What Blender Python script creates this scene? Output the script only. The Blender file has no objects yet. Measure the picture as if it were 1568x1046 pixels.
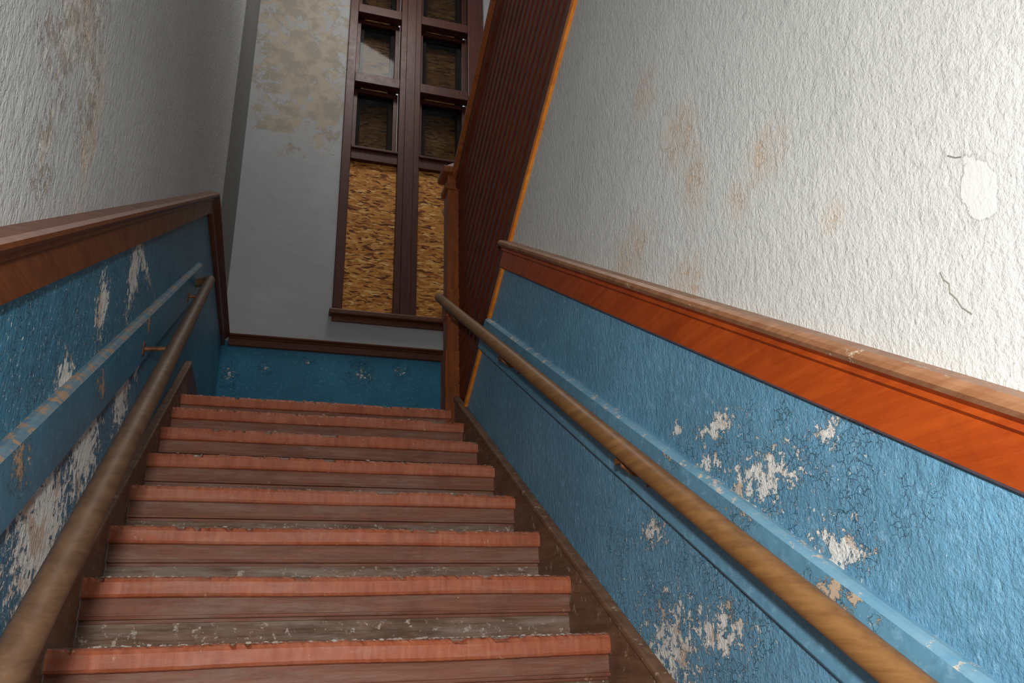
import bpy, math, random
from mathutils import Vector, Matrix
random.seed(7)
S=0.25            # one tread run in metres; all layout below is in tread units
RR=0.6245         # rise per tread unit
scn=bpy.context.scene
scn.view_settings.view_transform='Standard'
scn.view_settings.look='None'

# ------------------------------------------------------------------ materials
class NT:
    def __init__(s,name):
        s.m=bpy.data.materials.new(name); s.m.use_nodes=True
        s.t=s.m.node_tree; s.n=s.t.nodes; s.l=s.t.links
        s.b=s.n['Principled BSDF']
        tc=s.n.new('ShaderNodeTexCoord'); s.P=tc.outputs['Object']
    def set(s,node,i,v):
        if isinstance(v,bpy.types.NodeSocket): s.l.new(v,node.inputs[i])
        elif v is not None: node.inputs[i].default_value=v
    def math(s,op,a,b=None,c=None,clamp=False):
        n=s.n.new('ShaderNodeMath'); n.operation=op; n.use_clamp=clamp
        s.set(n,0,a)
        if b is not None: s.set(n,1,b)
        if c is not None: s.set(n,2,c)
        return n.outputs[0]
    def vmath(s,op,a,b=None):
        n=s.n.new('ShaderNodeVectorMath'); n.operation=op; s.set(n,0,a)
        if b is not None: s.set(n,1,b)
        return n.outputs['Value'] if op in('LENGTH','DISTANCE') else n.outputs[0]
    def map(s,scale=(1,1,1),rot=(0,0,0),loc=(0,0,0),src=None):
        n=s.n.new('ShaderNodeMapping'); s.l.new(src or s.P,n.inputs[0])
        n.inputs['Scale'].default_value=scale; n.inputs['Rotation'].default_value=rot; n.inputs['Location'].default_value=loc
        return n.outputs[0]
    def warp(s,amt,scale,src=None):
        n=s.n.new('ShaderNodeTexNoise'); s.l.new(src or s.P,n.inputs['Vector']); n.inputs['Scale'].default_value=scale; n.inputs['Detail'].default_value=3
        d=s.vmath('SUBTRACT',n.outputs['Color'],(.5,.5,.5))
        d=s.vmath('MULTIPLY',d,(amt,amt,amt))
        return s.vmath('ADD',src or s.P,d)
    def noise(s,scale,detail=4,rough=.55,dist=0,vec=None):
        n=s.n.new('ShaderNodeTexNoise'); s.l.new(vec or s.P,n.inputs['Vector'])
        n.inputs['Scale'].default_value=scale; n.inputs['Detail'].default_value=detail
        n.inputs['Roughness'].default_value=rough; n.inputs['Distortion'].default_value=dist
        return n.outputs['Fac']
    def vor(s,scale,vec=None,feat='F1',out='Distance'):
        n=s.n.new('ShaderNodeTexVoronoi'); n.feature=feat; s.l.new(vec or s.P,n.inputs['Vector']); n.inputs['Scale'].default_value=scale
        return n.outputs[out]
    def ramp(s,f,a,b):   # smoothstep a..b
        n=s.n.new('ShaderNodeMapRange'); n.interpolation_type='SMOOTHSTEP'
        s.set(n,0,f); n.inputs[1].default_value=min(a,b); n.inputs[2].default_value=max(a,b)
        n.inputs[3].default_value=0 if a<b else 1; n.inputs[4].default_value=1 if a<b else 0
        return n.outputs[0]
    def mix(s,f,a,b):
        n=s.n.new('ShaderNodeMix'); n.data_type='RGBA'
        s.set(n,0,f)
        for i,v in ((6,a),(7,b)):
            if isinstance(v,bpy.types.NodeSocket): s.l.new(v,n.inputs[i])
            else: n.inputs[i].default_value=(*v,1)
        return n.outputs[2]
    def bump(s,h,strength=.5,dist=.01,nrm=None):
        n=s.n.new('ShaderNodeBump'); n.inputs['Strength'].default_value=strength; n.inputs['Distance'].default_value=abs(dist); n.invert=dist<0
        s.l.new(h,n.inputs['Height'])
        if nrm: s.l.new(nrm,n.inputs['Normal'])
        return n.outputs[0]
    def patches(s,lst):
        out=None
        for c,r in lst:
            d=s.vmath('SUBTRACT',s.P,tuple(v*S for v in c))
            d=s.vmath('DIVIDE',d,tuple(v*S for v in r))
            d=s.vmath('LENGTH',d)
            v=s.math('SUBTRACT',1.0,d,clamp=True)
            out=v if out is None else s.math('MAXIMUM',out,v)
        return out
    def fin(s,col,rough=.6,nrm=None,spec=.4):
        if isinstance(col,bpy.types.NodeSocket): s.l.new(col,s.b.inputs['Base Color'])
        else: s.b.inputs['Base Color'].default_value=(*col,1)
        s.set(s.b,'Roughness',rough)
        s.b.inputs['Specular IOR Level'].default_value=spec
        if nrm: s.l.new(nrm,s.b.inputs['Normal'])
        return s.m

def stucco(t,kind):
    if kind=='left':
        a=t.noise(38,6,.66,.5,t.map((1,1,.42),(math.radians(8),0,0)))
        b=t.noise(110,3,.6,.3,t.map((1,1,.7)))
        return t.math('MULTIPLY_ADD',b,.45,a)
    if kind=='right':
        a=t.noise(56,5,.66,.3,t.map((1,1.25,.66),(math.radians(-30),0,0)))
        b=t.noise(160,3,.6,.2); c=t.noise(5,3,.5)
        return t.math('ADD',t.math('MULTIPLY_ADD',b,.5,a),t.math('MULTIPLY',c,1.1))
    return t.math('MULTIPLY_ADD',t.noise(60,2,.5),.25,t.noise(7,5,.55))

def plaster(name,base,kind,stren,dist,peel=None,stain=None,shade_y=None,smooth=None):
    t=NT(name)
    h=stucco(t,kind)
    big=t.noise(1.1,4,.6)
    col=t.mix(t.ramp(big,.3,.75),tuple(c*.86 for c in base),base)
    col=t.mix(t.math('MULTIPLY',t.ramp(t.noise(4.5,5,.65),.5,.75),.30),col,tuple(c*.82 for c in base))
    if kind!='far':
        col=t.mix(t.math('MULTIPLY',t.ramp(t.noise(45,4,.7),.50,.36),.28),col,tuple(c*.62 for c in base))
    if smooth:
        n=t.math('ADD',t.patches(smooth),t.math('MULTIPLY_ADD',t.noise(26,5,.65),.9,-.45))
        k=t.ramp(n,.34,.38)
        rim=t.math('MULTIPLY',t.ramp(n,.26,.33),t.math('SUBTRACT',1,k))
        col=t.mix(t.math('MULTIPLY',rim,.45),col,tuple(c*.5 for c in base))
        col=t.mix(k,col,tuple(c*.97 for c in base))
        h=t.math('ADD',t.math('MULTIPLY',h,t.math('SUBTRACT',1,t.math('MULTIPLY',k,.7))),t.math('MULTIPLY',k,1.0))
    if stain:
        m=t.patches(stain)
        n=t.noise(22,6,.72)
        th=t.math('ADD',n,t.math('MULTIPLY',m,.25))
        ms=t.math('MULTIPLY',t.ramp(m,.02,.5),t.ramp(th,.50,.66))
        col=t.mix(t.math('MULTIPLY',ms,.40),col,(.66,.54,.42))
        k=t.math('MULTIPLY',t.ramp(m,.02,.2),t.ramp(th,.735,.75))
        col=t.mix(t.math('MULTIPLY',k,.6),col,(.62,.42,.25))
        col=t.mix(t.ramp(th,.77,.785),col,(.68,.60,.50))
        h=t.math('SUBTRACT',h,t.math('MULTIPLY',k,.4))
    if peel:
        p=t.patches(peel)
        n=t.noise(19 if kind=='left' else 10,9,.76,.3)
        amt=.19 if kind=='left' else .26
        k=t.math('MULTIPLY',t.ramp(t.math('ADD',n,t.math('MULTIPLY',p,amt)),.60,.615),t.ramp(p,.0,.05))
        under=t.mix(t.ramp(t.noise(24,3,.6),.42,.58),(.40,.35,.30),(.62,.60,.55)) if kind=='left' else t.mix(t.ramp(t.noise(8,4,.6),.4,.6),(.32,.285,.24),(.42,.36,.29))
        col=t.mix(k,col,under)
        h=t.math('SUBTRACT',h,t.math('MULTIPLY',k,.6))
    if shade_y:
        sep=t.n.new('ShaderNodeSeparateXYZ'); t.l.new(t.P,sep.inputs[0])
        col=t.mix(t.ramp(sep.outputs[1],shade_y*S,shade_y*S+.04),col,tuple(c*.34 for c in base))  # shadow by the landing corner, painted into the plaster colour
    return t.fin(col,.8,t.bump(h,stren,dist),.2)

def bluepaint(name,base,kind,stren,dist,clusters,general=.69,under=(.74,.73,.69),craze=None,amt=.24,fleck=.70):
    t=NT(name)
    h=stucco(t,kind)
    col=t.mix(t.ramp(t.noise(2.2,5,.6),.35,.7),tuple(c*.78 for c in base),base)
    pale=tuple(min(1,c*1.2+.13) for c in base)
    col=t.mix(t.math('MULTIPLY',t.ramp(t.noise(42,5,.7),.52,.72),.50),col,pale)
    col=t.mix(t.math('MULTIPLY',t.ramp(t.noise(34,5,.7,0,t.map((1,1,1),(0,0,0),(3,5,1))),.50,.36),.4),col,tuple(c*.6 for c in base))
    cl=t.patches(clusters)
    n=t.noise(36,9,.78,.3)
    th=t.math('ADD',n,t.math('MULTIPLY',cl,amt))
    k=t.ramp(th,general,general+.010)
    k2=t.ramp(th,general-.016,general-.004)
    cz=t.patches(craze or clusters)
    n3=t.math('ADD',t.noise(80,6,.75),t.math('MULTIPLY',t.ramp(cz,0,.4),.065))
    kf=t.ramp(n3,fleck,fleck+.02)
    uc=t.mix(t.ramp(t.noise(11,4,.6),.54,.62),under,(.57,.46,.37))
    e=t.vor(66,t.warp(.03,40),'DISTANCE_TO_EDGE')
    ck=t.math('MULTIPLY',t.ramp(e,.05,.012),t.math('MULTIPLY',t.ramp(cz,.0,.3),t.ramp(t.noise(16,4),.46,.60)))
    col=t.mix(t.math('MULTIPLY',ck,.55),col,tuple(c*.38 for c in base))
    col=t.mix(t.math('SUBTRACT',k2,k,clamp=True),col,tuple(c*.3 for c in base))
    col=t.mix(kf,col,(.68,.71,.70))
    col=t.mix(k,col,uc)
    kk=t.math('MAXIMUM',k,t.math('MULTIPLY',ck,.6))
    n2=t.bump(kk,1.0,-.005,t.bump(h,stren,dist))
    return t.fin(col,t.math('MULTIPLY_ADD',k,.35,.42),n2,.4)

def wood(name,c1,c2,rough=.45,axis=(2,2,30),wear=None,wearc=(.45,.36,.28),wearth=.66,spec=.35,rot=(0,0,0),bs=.25,dust=0,dustc=(.42,.36,.31)):
    t=NT(name)
    v=t.map(axis,rot)
    g=t.noise(3.0,9,.7,.15,v)
    col=t.mix(t.ramp(g,.32,.70),c1,c2)
    col=t.mix(t.math('MULTIPLY',t.ramp(t.noise(7,5,.7),.48,.66),.35),col,tuple(c*.6 for c in c1))
    h=g
    if wear:
        w=t.ramp(t.noise(wear,9,.78),wearth,wearth+.02)
        col=t.mix(w,col,wearc)
        h=t.math('SUBTRACT',g,w)
    if dust:
        d=t.math('MULTIPLY',t.ramp(t.noise(2.5,8,.78,.2,t.map((1.2,5,9))),.44,.66),dust)
        col=t.mix(d,col,dustc)
    return t.fin(col,t.math('MULTIPLY_ADD',t.noise(20,4),.25,rough-.12),t.bump(h,bs,.004),spec)

XW=5.12; XL=-.1; YF=9.8
M={}
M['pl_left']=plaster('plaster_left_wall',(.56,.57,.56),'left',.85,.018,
    peel=[((XL,-9.3,.1),(1,.8,.9)),((XL,-8.5,.2),(1,.35,1.3)),((XL,-8.9,.9),(1,.7,.7)),((XL,-9.2,-1.0),(1,.3,.5))],
    stain=[((XL,-8.2,-.2),(1,.35,1.3)),((XL,-8.9,0.3),(1,.7,.6)),((XL,-9.9,.8),(1,.6,.6))],shade_y=4.2)
M['pl_right']=plaster('plaster_right_wall',(.70,.71,.685),'right',.6,.009,
    smooth=[((XW,-11.98,-2.22),(1,.16,.30)),((XW,-8.95,.25),(1,.18,.30))],
    stain=[((XW,-10.33,-.92),(1,.42,.36)),((XW,-9.15,.1),(1,.5,.5)),((XW,-9.3,-.5),(1,.35,.6)),((XW,-9.9,-1.1),(1,.22,.3)),((XW,-8.6,1.0),(1,.4,.4)),((XW,-10.9,-1.8),(1,.2,.2)),((XW,-8.0,-.6),(1,.7,.5)),((XW,-9.0,-1.4),(1,.5,.4))])
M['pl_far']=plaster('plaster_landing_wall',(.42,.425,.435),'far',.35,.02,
    peel=[((1.6,YF,15.8),(2.6,2,4.4)),((2.4,YF,14.2),(1.3,2,2.6)),((.9,YF,13.0),(1.4,2,.8)),((1.2,YF,19),(2.5,2,3.5))])
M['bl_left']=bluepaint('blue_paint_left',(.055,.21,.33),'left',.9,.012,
    [((XL,-7.4,-3.5),(1,1.6,1.4)),((XL,-6.4,-2.5),(1,1.2,1.2)),((XL,-6.7,-1.2),(1,.5,.6)),((XL,-5.4,-.2),(1,.6,1.0)),((XL,-7.5,-2.3),(1,.6,.5)),((XL,-5.0,-1.6),(1,.9,.9)),((XL,-6,.15),(1,3.5,.3)),((XL,-4.3,-.9),(1,.5,.6))],general=.69,amt=.34,fleck=.67,
    craze=[((XL,-6.5,-1.8),(1,5,4))])
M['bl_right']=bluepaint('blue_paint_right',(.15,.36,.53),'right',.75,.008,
    [((XW,-8.54,-2.66),(1,.25,.22)),((XW,-9.7,-3.35),(1,1.1,.5)),((XW,-10.4,-3.95),(1,.6,.4)),((XW,-8.1,-4.5),(1,1.2,.9)),((XW,-7.9,-3.5),(1,.5,.35)),((XW,-10.5,-3.2),(1,.25,.25)),((XW,-6.5,-2.2),(1,.2,.2)),((XW,-9.2,-2.8),(1,.7,.3)),((XW,-8.9,-4.4),(1,1.0,.5)),((XW,-9.0,-3.1),(1,.5,.25))],general=.70,amt=.27,fleck=.69,
    craze=[((XW,-8.3,-3.9),(1,2.0,1.4)),((XW,-9.9,-3.5),(1,1.6,.9))])
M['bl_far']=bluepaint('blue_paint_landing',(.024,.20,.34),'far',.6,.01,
    [((.2,YF,3.5),(.4,1,.7)),((1.3,YF,3.8),(.3,1,.3)),((4.3,YF,3.8),(.8,1,.5)),((5.6,YF,4.0),(.4,1,.35)),((2.6,YF,4.1),(.4,1,.2))],general=.69,amt=.20)
M['bl_board']=bluepaint('blue_paint_board',(.14,.34,.49),'far',.4,.006,[((XW,-9.6,-3.5),(1,.5,.25)),((XW,-10.5,-4.2),(1,.6,.3)),((XW,-8.6,-2.9),(1,.4,.2))],general=.68,under=(.55,.42,.30))
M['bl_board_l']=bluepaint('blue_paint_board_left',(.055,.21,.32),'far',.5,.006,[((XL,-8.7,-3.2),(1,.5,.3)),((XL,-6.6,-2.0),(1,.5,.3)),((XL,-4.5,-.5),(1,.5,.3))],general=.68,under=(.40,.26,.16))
M['board_edge']=wood('worn_board_edge',(.15,.34,.48),(.22,.40,.51),.55,(5,1.2,10),wear=20,wearc=(.62,.55,.46),wearth=.56,spec=.2)
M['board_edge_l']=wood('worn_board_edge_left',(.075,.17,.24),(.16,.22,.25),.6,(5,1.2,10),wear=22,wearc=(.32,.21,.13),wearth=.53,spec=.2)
rs=math.atan(RR)
M['rail_r']=wood('varnished_rail_right',(.33,.046,.006),(.45,.078,.009),.38,(5,.8,14),wear=20,wearc=(.64,.36,.14),wearth=.69,spec=.4,rot=(-rs,0,0),bs=.12)
M['rail_cap']=wood('varnished_rail_cap',(.28,.11,.045),(.40,.20,.10),.42,(8,.8,20),wear=24,wearc=(.60,.46,.33),wearth=.60,rot=(-rs,0,0))
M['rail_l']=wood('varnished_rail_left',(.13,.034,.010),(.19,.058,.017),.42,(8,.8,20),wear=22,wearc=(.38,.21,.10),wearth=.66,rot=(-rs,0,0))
M['rail_f']=wood('dark_trim',(.09,.025,.011),(.15,.045,.018),.45,(1.2,6,16),wear=16,wearc=(.32,.18,.10),wearth=.72)
M['hand']=wood('worn_handrail_wood',(.20,.088,.028),(.31,.150,.050),.44,(12,.8,20),wear=40,wearc=(.09,.045,.02),wearth=.69,rot=(-rs,0,0))
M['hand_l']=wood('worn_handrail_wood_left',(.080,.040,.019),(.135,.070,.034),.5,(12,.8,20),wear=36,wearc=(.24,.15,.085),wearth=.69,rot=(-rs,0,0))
M['edge']=wood('orange_edge_trim',(.70,.17,.012),(.90,.32,.04),.4,(6,1.5,9),wear=20,wearc=(.80,.66,.5),wearth=.66)
M['bead']=wood('beadboard_varnish',(.080,.016,.006),(.14,.029,.010),.42,(9,1.0,14),wear=24,wearc=(.24,.11,.06),wearth=.72,rot=(rs,0,0))
M['newel']=wood('newel_varnish',(.18,.046,.011),(.32,.088,.020),.4,(14,14,1.5),wear=22,wearc=(.46,.26,.13),wearth=.69)
M['sash']=wood('window_trim_varnish',(.050,.011,.006),(.090,.021,.009),.42,(14,14,1.5),wear=18,wearc=(.26,.13,.07),wearth=.70)
M['skirt']=wood('stair_skirt',(.14,.066,.036),(.24,.125,.07),.6,(8,1.2,16),wear=24,wearc=(.38,.28,.20),wearth=.59,rot=(-rs,0,0))
M['nosing']=wood('nosing_paint',(.35,.082,.034),(.47,.135,.060),.5,(12,8,3),wear=26,wearc=(.60,.33,.18),wearth=.625,dust=.25,dustc=(.48,.30,.22))
M['riser']=wood('riser_paint',(.17,.058,.032),(.27,.105,.060),.6,(1.2,16,26),wear=26,wearc=(.42,.25,.13),wearth=.635,dust=.5,dustc=(.29,.205,.16))
M['dusty']=wood('dusty_riser',(.12,.065,.042),(.26,.17,.125),.85,(1.8,12,20),wear=44,wearc=(.46,.39,.32),wearth=.58,spec=.15,dust=.5,dustc=(.36,.30,.25))
M['tread']=wood('tread_wood',(.15,.08,.05),(.30,.21,.16),.85,(2.2,10,14),wear=30,wearc=(.45,.37,.30),wearth=.58,spec=.15,dust=.6)

def osb(name,k=1.0):
    t=NT(name)
    def strands(rot,sx_,sz_,off):
        v=t.map((sx_,1,sz_),(0,rot,0),off,t.warp(.045,12))
        n=t.n.new('ShaderNodeTexVoronoi'); t.l.new(v,n.inputs['Vector']); n.inputs['Scale'].default_value=1; n.inputs['Randomness'].default_value=1
        sx=t.n.new('ShaderNodeSeparateXYZ'); t.l.new(n.outputs['Color'],sx.inputs[0])
        return sx.outputs[0],sx.outputs[1]
    a,ma=strands(.18,11,44,(0,0,0)); b,mb=strands(-.30,14,60,(3,1,2)); c,mc=strands(.05,20,80,(7,4,5))
    s1=t.ramp(ma,.40,.42); s2=t.ramp(mb,.60,.62)
    val=t.math('ADD',t.math('MULTIPLY',a,s1),t.math('MULTIPLY',b,t.math('SUBTRACT',1,s1)))
    val=t.math('ADD',t.math('MULTIPLY',val,s2),t.math('MULTIPLY',c,t.math('SUBTRACT',1,s2)))
    g=t.noise(3,8,.7,.3,t.map((8,8,60)))
    val=t.math('ADD',t.math('MULTIPLY',val,.85),t.math('MULTIPLY',g,.2))
    col=t.mix(t.ramp(val,.12,.38),(.09*k,.022*k,.004*k),(.40*k,.145*k,.026*k))
    col=t.mix(t.ramp(val,.40,.70),col,(.58*k,.26*k,.056*k))
    col=t.mix(t.ramp(val,.80,.94),col,(.74*k,.44*k,.16*k))
    return t.fin(col,.65,t.bump(val,.5,.004),.25)
M['osb']=osb('osb_board'); M['osb_shaded']=osb('osb_board_shaded',.30)  # second copy darkened: shade behind the panes put into the board colour
t=NT('dusty_glass'); t.b.inputs['Transmission Weight'].default_value=1; t.b.inputs['IOR'].default_value=1.16
M['glass']=t.fin((.58,.57,.53),t.math('MULTIPLY_ADD',t.noise(20,4,.6),.08,.02),spec=.3)
M['black']=NT('shadow_gap').fin((.012,.010,.009),.8)
M['flake']=NT('paint_chips').fin((.50,.42,.35),.8)
t=NT('bracket_metal'); t.b.inputs['Metallic'].default_value=.3
M['metal']=t.fin(t.mix(t.ramp(t.noise(60,4),.4,.7),(.22,.08,.025),(.08,.035,.015)),.6)
M['crack']=NT('crack_shadow').fin((.26,.24,.21),.9)

# ------------------------------------------------------------------ mesh helpers
def obj(name,verts,faces,mats,midx=None,parent=None,smooth=False,bevel=0):
    me=bpy.data.meshes.new(name)
    me.from_pydata([tuple(c*S for c in v) for v in verts],[],faces)
    for m in mats: me.materials.append(M[m])
    if midx:
        for p,i in zip(me.polygons,midx): p.material_index=i
    if smooth:
        for p in me.polygons: p.use_smooth=True
    me.update()
    import bmesh
    bm=bmesh.new(); bm.from_mesh(me); bmesh.ops.recalc_face_normals(bm,faces=bm.faces); bm.to_mesh(me); bm.free()
    o=bpy.data.objects.new(name,me); scn.collection.objects.link(o)
    if parent: o.parent=parent
    if bevel:
        b=o.modifiers.new('bev','BEVEL'); b.width=bevel*S; b.segments=2; b.limit_method='ANGLE'
    return o
def empty(name):
    o=bpy.data.objects.new(name,None); scn.collection.objects.link(o); o.empty_display_size=.1; return o
def box(name,a,b,mat,parent=None,bevel=.02):
    (x0,y0,z0),(x1,y1,z1)=a,b
    v=[(x0,y0,z0),(x1,y0,z0),(x1,y1,z0),(x0,y1,z0),(x0,y0,z1),(x1,y0,z1),(x1,y1,z1),(x0,y1,z1)]
    f=[(0,3,2,1),(4,5,6,7),(0,1,5,4),(1,2,6,5),(2,3,7,6),(3,0,4,7)]
    return obj(name,v,f,[mat],parent=parent,bevel=bevel)
def loft(name,secs,mats,segm=None,parent=None,closed=True,caps=True,smooth=False,bevel=0):
    n=len(secs[0]); v=[p for s in secs for p in s]; f=[];mi=[]
    for i in range(len(secs)-1):
        for j in range(n if closed else n-1):
            k=(j+1)%n
            f.append((i*n+j,i*n+k,(i+1)*n+k,(i+1)*n+j)); mi.append(segm[j] if segm else 0)
    if caps and closed:
        f.append(tuple(range(n))); mi.append(0)
        f.append(tuple(reversed(range((len(secs)-1)*n,len(secs)*n)))); mi.append(0)
    return obj(name,v,f,mats,mi,parent,smooth,bevel)
def prism_x(name,poly,x0,x1,mat,parent=None,bevel=0):
    return loft(name,[[(x0,y,z) for y,z in poly],[(x1,y,z) for y,z in poly]],[mat],parent=parent,bevel=bevel)
def tube(name,pts,r,mat,parent=None,flat=1.0):
    cu=bpy.data.curves.new(name,'CURVE'); cu.dimensions='3D'; cu.bevel_depth=r*S; cu.bevel_resolution=6; cu.use_fill_caps=True
    sp=cu.splines.new('POLY'); sp.points.add(len(pts)-1)
    for p,q in zip(sp.points,pts): p.co=(q[0]*S,q[1]*S,q[2]*S,1)
    cu.materials.append(M[mat])
    o=bpy.data.objects.new(name,cu); scn.collection.objects.link(o)
    if parent:o.parent=parent
    return o

# ------------------------------------------------------------------ walls
YB=-18.0
def sl(y,h): return RR*y+h
def red(y): return -.85-.645*y          # underside edge of the upper flight
ZT=25.0; ZB=-10.5
yj=1.076
v=[(XL,YB,ZB),(XL,YF,ZB),(XL,YF,4.6),(XL,yj,4.6),(XL,yj,sl(yj,3.8)),(XL,YB,sl(YB,3.8)),(XL,YB,ZT),(XL,YF,ZT)]
T=-.5
vo=[(T+XL,)+p[1:] for p in v]
f=[(0,1,2,3,4,5),(5,4,3,2,7,6)]
f+= [(8,13,12,11,10,9),(13,14,15,10,11,12)]
f+= [(0,8,9,1),(6,7,15,14),(0,5,13,8),(5,6,14,13),(1,9,10,2),(2,10,15,7)]
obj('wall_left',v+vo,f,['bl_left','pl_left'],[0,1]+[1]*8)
yc=(-.85-3.8)/(RR+.645)
x2=XW+.22
def rw(x): return [(x,YB,ZB),(x,0,ZB),(x,0,red(0)),(x,yc,red(yc)),(x,YB,sl(YB,3.8)),(x,YB,red(YB))]
f=[(0,1,2,3,4),(4,3,5),(6,10,9,8,7),(10,11,9),(0,6,7,1),(1,7,8,2),(2,8,9,3),(3,9,11,5),(0,4,10,6),(4,5,11,10)]
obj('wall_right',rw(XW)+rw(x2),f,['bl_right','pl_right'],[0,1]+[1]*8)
WX0,WX1,WZ0,WZ1=3.40,8.10,5.75,22.4
XR=10.4
def quad(n,x0,x1,z0,z1): return [(x0,YF,z0),(x1,YF,z0),(x1,YF,z1),(x0,YF,z1)]
vv=[];ff=[];mi=[]
for (x0,x1,z0,z1,m) in [(XL,XR,-.6,4.6,0),(XL,XR,4.6,WZ0,1),(XL,WX0,WZ0,WZ1,1),(WX1,XR,WZ0,WZ1,1),(XL,XR,WZ1,ZT,1)]:
    b=len(vv); q=quad('',x0,x1,z0,z1); vv+=q+[(p[0],YF+1.2,p[2]) for p in q]
    ff+=[(b,b+1,b+2,b+3),(b+7,b+6,b+5,b+4),(b,b+4,b+5,b+1),(b+1,b+5,b+6,b+2),(b+2,b+6,b+7,b+3),(b+3,b+7,b+4,b)]; mi+=[m]*6
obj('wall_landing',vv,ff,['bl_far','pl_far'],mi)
box('wall_outer',(XR,YB,-1),(XR+.5,YF,ZT),'pl_far',bevel=0)
box('floor',(XL,.9,-.7),(XR,YF,-.1),'tread',bevel=0)
box('floor.001',(XL,YB-4,ZB-.3),(XR,-14.7,-15*RR-.62),'tread',bevel=0)

# ------------------------------------------------------------------ stairs
stair=empty('staircase')
prof=[(1.3,0,'t'),(.10,0,'t'),(.05,0,'n'),(.015,-.018,'n'),(0,-.055,'n'),(0,-.165,'n'),(.012,-.19,'n'),(.03,-.20,'n'),(.075,-.20,'r'),
      (.075,-.36,'r'),(.055,-.365,'r'),(.050,-.38,'r'),(.055,-.395,'r'),(.12,-.40,'r'),(.125,-.43,'r'),(.105,-.435,'d'),(.105,-.66,'d')]
mm={'t':0,'n':1,'r':2,'d':3}
dz={0:-.095,1:0,2:.027,3:.026,4:.012,5:0,6:0,7:-.015}
W=5.02
for k in range(0,15):
    z0=-k*RR+dz.get(k,0); N=160
    secs=[]
    ph=random.random()*9; chipd=0
    for i in range(N+1):
        x=W*i/N
        w=.012*math.sin(x*2.1+ph)+random.uniform(-.003,.003)
        if random.random()<.05: chipd=random.uniform(.01,.045)
        elif random.random()<.4: chipd=0
        sec=[]
        for j,(dy,dzz,_) in enumerate(prof):
            e=0
            if j in(2,3): e=random.uniform(0,.010)+chipd
            sec.append((x,-k+dy+(w*.4 if 1<j<8 else 0)+e, z0+dzz+(w if j<8 and j>0 else 0)*.5-e*.6))
        secs.append(sec)
    loft('step_%d'%(k+1),secs,['tread','nosing','riser','dusty'],[mm[p[2]] for p in prof][:-1]+[0],parent=stair,closed=False,caps=False)
def skirt(x0,x1,name,yend):
    poly=[(yend,sl(yend,.20)),(YB+3,sl(YB+3,.20)),(YB+3,sl(YB+3,-1.6)),(yend,sl(yend,-1.6))]
    prism_x(name,poly,x0,x1,'skirt',parent=stair,bevel=.02)
    poly=[(yend,sl(yend,.26)),(YB+3,sl(YB+3,.26)),(YB+3,sl(YB+3,.17)),(yend,sl(yend,.17))]
    s=.03 if x0<1 else -.03
    prism_x(name+'_cap',poly,x0+s,x1+s,'skirt',parent=stair,bevel=.02)
skirt(XL-.04,-.005,'skirt_left',.95)
skirt(5.025,5.16,'skirt_right',-.25)
prism_x('baseboard_left',[(.96,-.1),(YF,-.1),(YF,.85),(.96,.85)],XL,XL+.1,'rail_f',bevel=.02)
box('baseboard_landing',(XL+.1,YF-.1,-.1),(XR,YF,.85),'rail_f')

# paint chips and debris lying on the nosings
fv=[];ff=[]
def chip(x,y,z,s):
    b=len(fv);n=random.randint(4,6);a0=random.random()*6
    tilt=random.uniform(-.5,.9)
    for i in range(n):
        a=a0+i*6.283/n;r=s*random.uniform(.5,1.2)
        fv.append((x+r*math.cos(a)*1.6,y+r*math.sin(a)*math.cos(tilt),z+s*.35+r*math.sin(a)*math.sin(tilt)))
    ff.append(tuple(range(b,b+n)))
for k,n,lo,hi in [(7,320,0.3,5),(7,160,2.8,4.9),(6,140,.05,.9),(6,90,0,5),(6,60,4.2,4.9),(5,80,0,5),(4,60,0,5),(3,70,0,5),(2,50,0,5),(1,60,0,5),(0,140,0,4.8)]:
    for _ in range(n):
        x=random.uniform(lo,hi); chip(x,-k+random.uniform(.01,.12),-k*RR+dz.get(k,0)-.006,random.choice([.006,.009,.013,.019]))
obj('paint_chip_debris',fv,ff,['flake'])

# ------------------------------------------------------------------ chair rails
PR=[(0,3.55),(.06,3.55),(.10,3.58),(.10,3.88),(.14,3.91),(.14,3.95),(.20,3.99),(.23,4.03),(.23,4.07),(.20,4.10),(0,4.10)]
SM=[0,0,0,0,0,0,1,1,1,1,0]
def rail_sec(wall,sgn,y,shift,bot=3.55,top=4.10):
    out=[]
    for o,h in PR:
        hh=bot+(h-3.55)/(.55)*(top-bot)
        out.append((wall+sgn*o,y,hh+shift))
    return out
secs=[rail_sec(XL,1,YB+1,RR*(YB+1)),rail_sec(XL,1,yj,RR*yj),rail_sec(XL,1,yj+.35,0,4.40,4.79),rail_sec(XL,1,YF,0,4.42,4.79)]
loft('trim_1',secs,['rail_l','rail_l'],SM)
sec1=[(XW-o,(-.85-h)/(RR+.645),red((-.85-h)/(RR+.645))) for o,h in PR]
loft('trim_2',[rail_sec(XW,-1,YB+1,RR*(YB+1)),sec1],['rail_r','rail_cap'],SM)
def fsec(x): return [(x,YF-o,4.42+(h-3.55)/.55*.37) for o,h in PR]
loft('trim_3',[fsec(XL+.2),fsec(XR)],['rail_f','rail_f'],SM)

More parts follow.
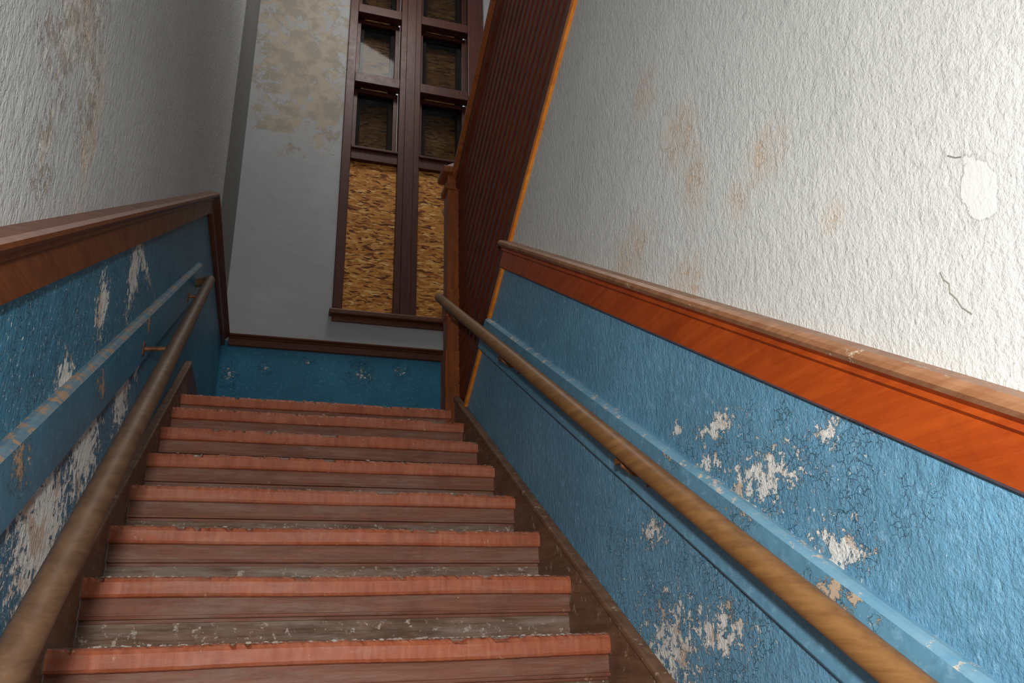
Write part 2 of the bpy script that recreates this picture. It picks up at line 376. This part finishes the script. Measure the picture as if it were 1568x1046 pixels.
# ------------------------------------------------------------------ handrails
hr=empty('handrail')
def board(x0,x1,h0,h1,y0,y1,mats,name,par,slopecut=False):
    sg=1 if x1>x0 else -1
    hs=[h0,h0+.0,h0+.03,h1-.045,h1-.015,h1,h1]; xs=[x0,x1-sg*.02,x1,x1,x1-sg*.03,x1-sg*.06,x0]
    a=[(x,y0,sl(y0,h)) for x,h in zip(xs,hs)]
    if slopecut: b=[(x,(-.85-h)/(RR+.645),red((-.85-h)/(RR+.645))) for x,h in zip(xs,hs)]
    else: b=[(x,y1,sl(y1,h)) for x,h in zip(xs,hs)]
    return loft(name,[a,b],mats,[0,0,0,1,1,1,0],parent=par)
board(XW,XW-.10,1.74,2.45,YB+2,0,['bl_board','board_edge'],'backing_board',hr,True)
hx=XW-.35
pts=[(hx+random.uniform(-.008,.008),y,sl(y,2.30)) for y in [-15,-13,-11,-9,-7,-5,-3,-1.5,0.10]]
o=tube('round_rail',pts,.098,'hand',hr)
def bracket(x,wallx,y,h,par,i):
    s=1 if wallx>x else -1
    z=sl(y,h)
    wx=wallx-s*.11
    tube('bracket_arm_%d'%i,[(x,y,z-.08),(x,y,z-.17),(x+(wx-x)*.4,y-.01,z-.24),(wx,y-.03,z-.27)],.026,'metal',par)
    box('bracket_plate_%d'%i,(min(wallx,wx),y-.08,z-.36),(max(wallx,wx),y+.03,z-.18),'metal',par,.01)
    box('bracket_saddle_%d'%i,(x-.04,y-.10,z-.15),(x+.04,y+.10,z-.08),'metal',par,.01)
for i,y in enumerate((-1.25,-4.36,-8.1,-11.6)): bracket(hx,XW,y,2.30,hr,i+1)
hl=empty('handrail')
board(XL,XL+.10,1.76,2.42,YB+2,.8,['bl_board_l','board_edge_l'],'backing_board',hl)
A=Vector((.27,-.22,2.10)); B=Vector((.64,-10.6,-4.42)); D=(B-A)
pts=[A+D*t for t in (1.35,1.1,.9,.7,.5,.3,.15,0)]
pts+=[(.24,-.05,2.17),(.15,.06,2.18),(XL+.08,.10,2.15)]
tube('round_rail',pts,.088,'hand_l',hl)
for i,tt in enumerate((.06,.42,1.02)):
    p=A+D*tt; bracket(p.x,XL,p.y,p.z-RR*p.y,hl,i+1)

# ------------------------------------------------------------------ upper flight balustrade, newel
bal=empty('stair_balustrade')
def top(y): return 5.42-.575*y
n=17
ys=[.15,YB+2]
secs=[[],[]]
prof2=[]
for i in range(n):
    a=i/n
    prof2+= [(a+.0,.06),(a+.005,.0),(a+.030,.0),(a+.034,.035),(a+.042,-.014),(a+.0525,.0)] if i>1 else [(a,0),(a+.05,0)]
prof2.append((1,0))
XP=5.2
for si,y in enumerate(ys):
    lo,hi=red(y),top(y)
    secs[si]=[(XP+d,y,lo+(hi-lo)*a) for a,d in prof2]+[(XP+.15,y,hi),(XP+.15,y,lo)]
loft('beadboard_panel',secs,['bead'],parent=bal)
def strip(name,x0,x1,f0,f1,mat,y0=.1,y1=YB+2,bev=.02):
    s=[[(x0,y,f0(y)),(x1,y,f0(y)),(x1,y,f1(y)),(x0,y,f1(y))] for y in (y0,y1)]
    return loft(name,s,[mat],parent=bal,bevel=bev)
strip('edge_trim',XW-.05,XP+.02,lambda y:red(y)-.02,lambda y:red(y)+.13,'edge',y0=-.2)
strip('stringer_face',XP-.04,XP+.05,lambda y:red(y)+.12,lambda y:red(y)+.62,'bead',y0=.1)
strip('top_rail',XP-.16,XP+.24,lambda y:top(y)-.02,lambda y:top(y)+.16,'newel',bev=.04)
strip('top_rail_fascia',XP-.07,XP+.18,lambda y:top(y)-.32,lambda y:top(y)-.02,'bead',bev=.03)
strip('upper_flight_slab',XP+.2,XR,lambda y:red(y)+.1,lambda y:red(y)+.7,'tread',bev=0,y0=-.2)
nw=empty('newel_post')
nx0,nx1,ny0,ny1=4.95,5.29,.12,.5
box('shaft',(nx0,ny0,-.9),(nx1,ny1,5.45),'newel',nw,.03)
box('base_block',(nx0-.04,ny0-.05,-.9),(nx1+.03,ny1+.02,1.2),'newel',nw,.03)
box('middle_block',(nx0-.03,ny0-.04,1.95),(nx1+.02,ny1+.02,2.6),'newel',nw,.03)
box('collar',(nx0-.06,ny0-.06,5.05),(nx1+.06,ny1+.06,5.2),'newel',nw,.03)
box('cap',(nx0-.13,ny0-.12,5.45),(nx1+.12,ny1+.12,5.62),'newel',nw,.04)
cx,cy=(nx0+nx1)/2,(ny0+ny1)/2
obj('cap_pyramid',[(nx0-.06,ny0-.06,5.62),(nx1+.06,ny0-.06,5.62),(nx1+.06,ny1+.06,5.62),(nx0-.06,ny1+.06,5.62),(cx,cy,5.9)],[(0,1,4),(1,2,4),(2,3,4),(3,0,4),(0,3,2,1)],['newel'],parent=nw)

# ------------------------------------------------------------------ window
win=empty('window_1')
y0=YF-.10
box('casing_left',(3.22,y0,5.9),(3.54,YF+.3,22.6),'sash',win)
box('casing_right',(7.95,y0,5.9),(8.60,YF+.3,22.6),'sash',win)
box('casing_top',(3.12,y0-.05,22.3),(8.70,YF+.3,22.9),'sash',win)
box('sill',(3.12,YF-.32,5.74),(8.70,YF+.3,5.92),'rail_f',win,.04)
box('apron',(3.22,YF-.10,5.56),(8.60,YF+.1,5.76),'rail_f',win)
box('mullion',(5.24,y0+.02,5.9),(6.04,YF+.3,22.3),'sash',win)
box('mullion_bead',(5.46,y0-.06,5.9),(5.82,y0+.03,22.3),'sash',win)
for i,(a,b) in enumerate(((3.54,5.24),(6.04,7.95))):
    box('osb_panel_%d'%i,(a,YF+.12,5.9),(b,YF+.2,11.95),'osb',win,0)
    box('osb_cover_%d'%i,(a,YF+1.0,12.2),(b,YF+1.1,22.3),'osb_shaded',win,0)
    box('transom_%d'%i,(a,y0+.04,11.95),(b,YF+.3,12.45),'sash',win)
    box('transom_lip_%d'%i,(a,y0-.06,12.36),(b,YF,12.46),'sash',win)
    for j,z in enumerate((15.38,18.72)):
        box('crossbar_%d_%d'%(i,j),(a,y0+.04,z),(b,YF+.3,z+.42),'sash',win)
    for j,(za,zb) in enumerate(((12.45,15.38),(15.8,18.72),(19.14,22.3))):
        fr=.17 if i==0 else .15
        fa,fb=a,b
        yy0,yy1=YF+.35,YF+.55
        box('pane_frame_l_%d_%d'%(i,j),(fa,yy0,za),(fa+fr,yy1,zb),'sash',win,.01)
        box('pane_frame_r_%d_%d'%(i,j),(fb-fr,yy0,za),(fb,yy1,zb),'sash',win,.01)
        box('pane_frame_b_%d_%d'%(i,j),(fa+fr,yy0,za),(fb-fr,yy1,za+fr),'sash',win,.01)
        box('pane_frame_t_%d_%d'%(i,j),(fa+fr,yy0,zb-fr),(fb-fr,yy1,zb),'sash',win,.01)
        obj('glass_%d_%d'%(i,j),[(fa+fr,YF+.45,za+fr),(fb-fr,YF+.45,za+fr),(fb-fr,YF+.45,zb-fr),(fa+fr,YF+.45,zb-fr)],[(0,1,2,3)],['glass'],parent=win)
        for nm,p,q in (('l',(fa,YF+.56,za),(fa+.32,YF+.95,zb)),('r',(fb-.32,YF+.56,za),(fb,YF+.95,zb)),('t',(fa,YF+.56,zb-.3),(fb,YF+.95,zb))):
            box('rebate_shade_%s_%d_%d'%(nm,i,j),p,q,'black',win,0)  # near-black boxes stand in for shade in the gaps behind the frames

ck=empty('plaster_cracks')
for i,pl in enumerate(([(-11.62,-2.55),(-11.63,-2.60),(-11.66,-2.64),(-11.65,-2.69),(-11.68,-2.74),(-11.70,-2.80),(-11.75,-2.86)],[(-11.85,-1.93),(-11.89,-1.97),(-11.93,-1.99)])):
    tube('crack_%d'%i,[(XW+.001,y,z) for y,z in pl],.005,'crack',ck)

# ------------------------------------------------------------------ camera
f,psi,th,ro=1189.645,0.3124,0.3646,-0.028
Cu=Vector((1.6012,-14.6518,-4.4079))
C=Cu*S
F=Vector((math.sin(psi)*math.cos(th),math.cos(psi)*math.cos(th),math.sin(th)))
R0=Vector((math.cos(psi),-math.sin(psi),0)); U0=R0.cross(F)
R=R0*math.cos(ro)+U0*math.sin(ro); U=-R0*math.sin(ro)+U0*math.cos(ro)
cd=bpy.data.cameras.new('camera'); co=bpy.data.objects.new('camera',cd); scn.collection.objects.link(co)
co.matrix_world=Matrix((( R.x,U.x,-F.x,C.x),(R.y,U.y,-F.y,C.y),(R.z,U.z,-F.z,C.z),(0,0,0,1)))
cd.sensor_width=36; cd.lens=f/1568*36; cd.clip_start=.02
scn.camera=co

# ------------------------------------------------------------------ light
def area(name,loc,target,size,power,col=(1,1,1)):
    l=bpy.data.lights.new(name,'AREA'); l.size=size*S; l.energy=power; l.color=col
    o=bpy.data.objects.new(name,l); scn.collection.objects.link(o)
    o.location=Vector(loc)*S
    o.rotation_euler=(Vector(target)*S-o.location).to_track_quat('-Z','Y').to_euler()
    return o
area('camera_flash',Cu+U*.85+R*.0-F*.3,Cu+F*10+R*.2+U*.2,.30,31,(1,.975,.94))
area('landing_fill',(4.5,3.5,22),(3.5,4,0),3.0,40,(1,.96,.90))  # added fill light, no visible fixture; brightens the landing and far wall
w=bpy.data.worlds.new('world'); scn.world=w; w.use_nodes=True
w.node_tree.nodes['Background'].inputs[0].default_value=(.95,.97,1,1)
w.node_tree.nodes['Background'].inputs[1].default_value=.44
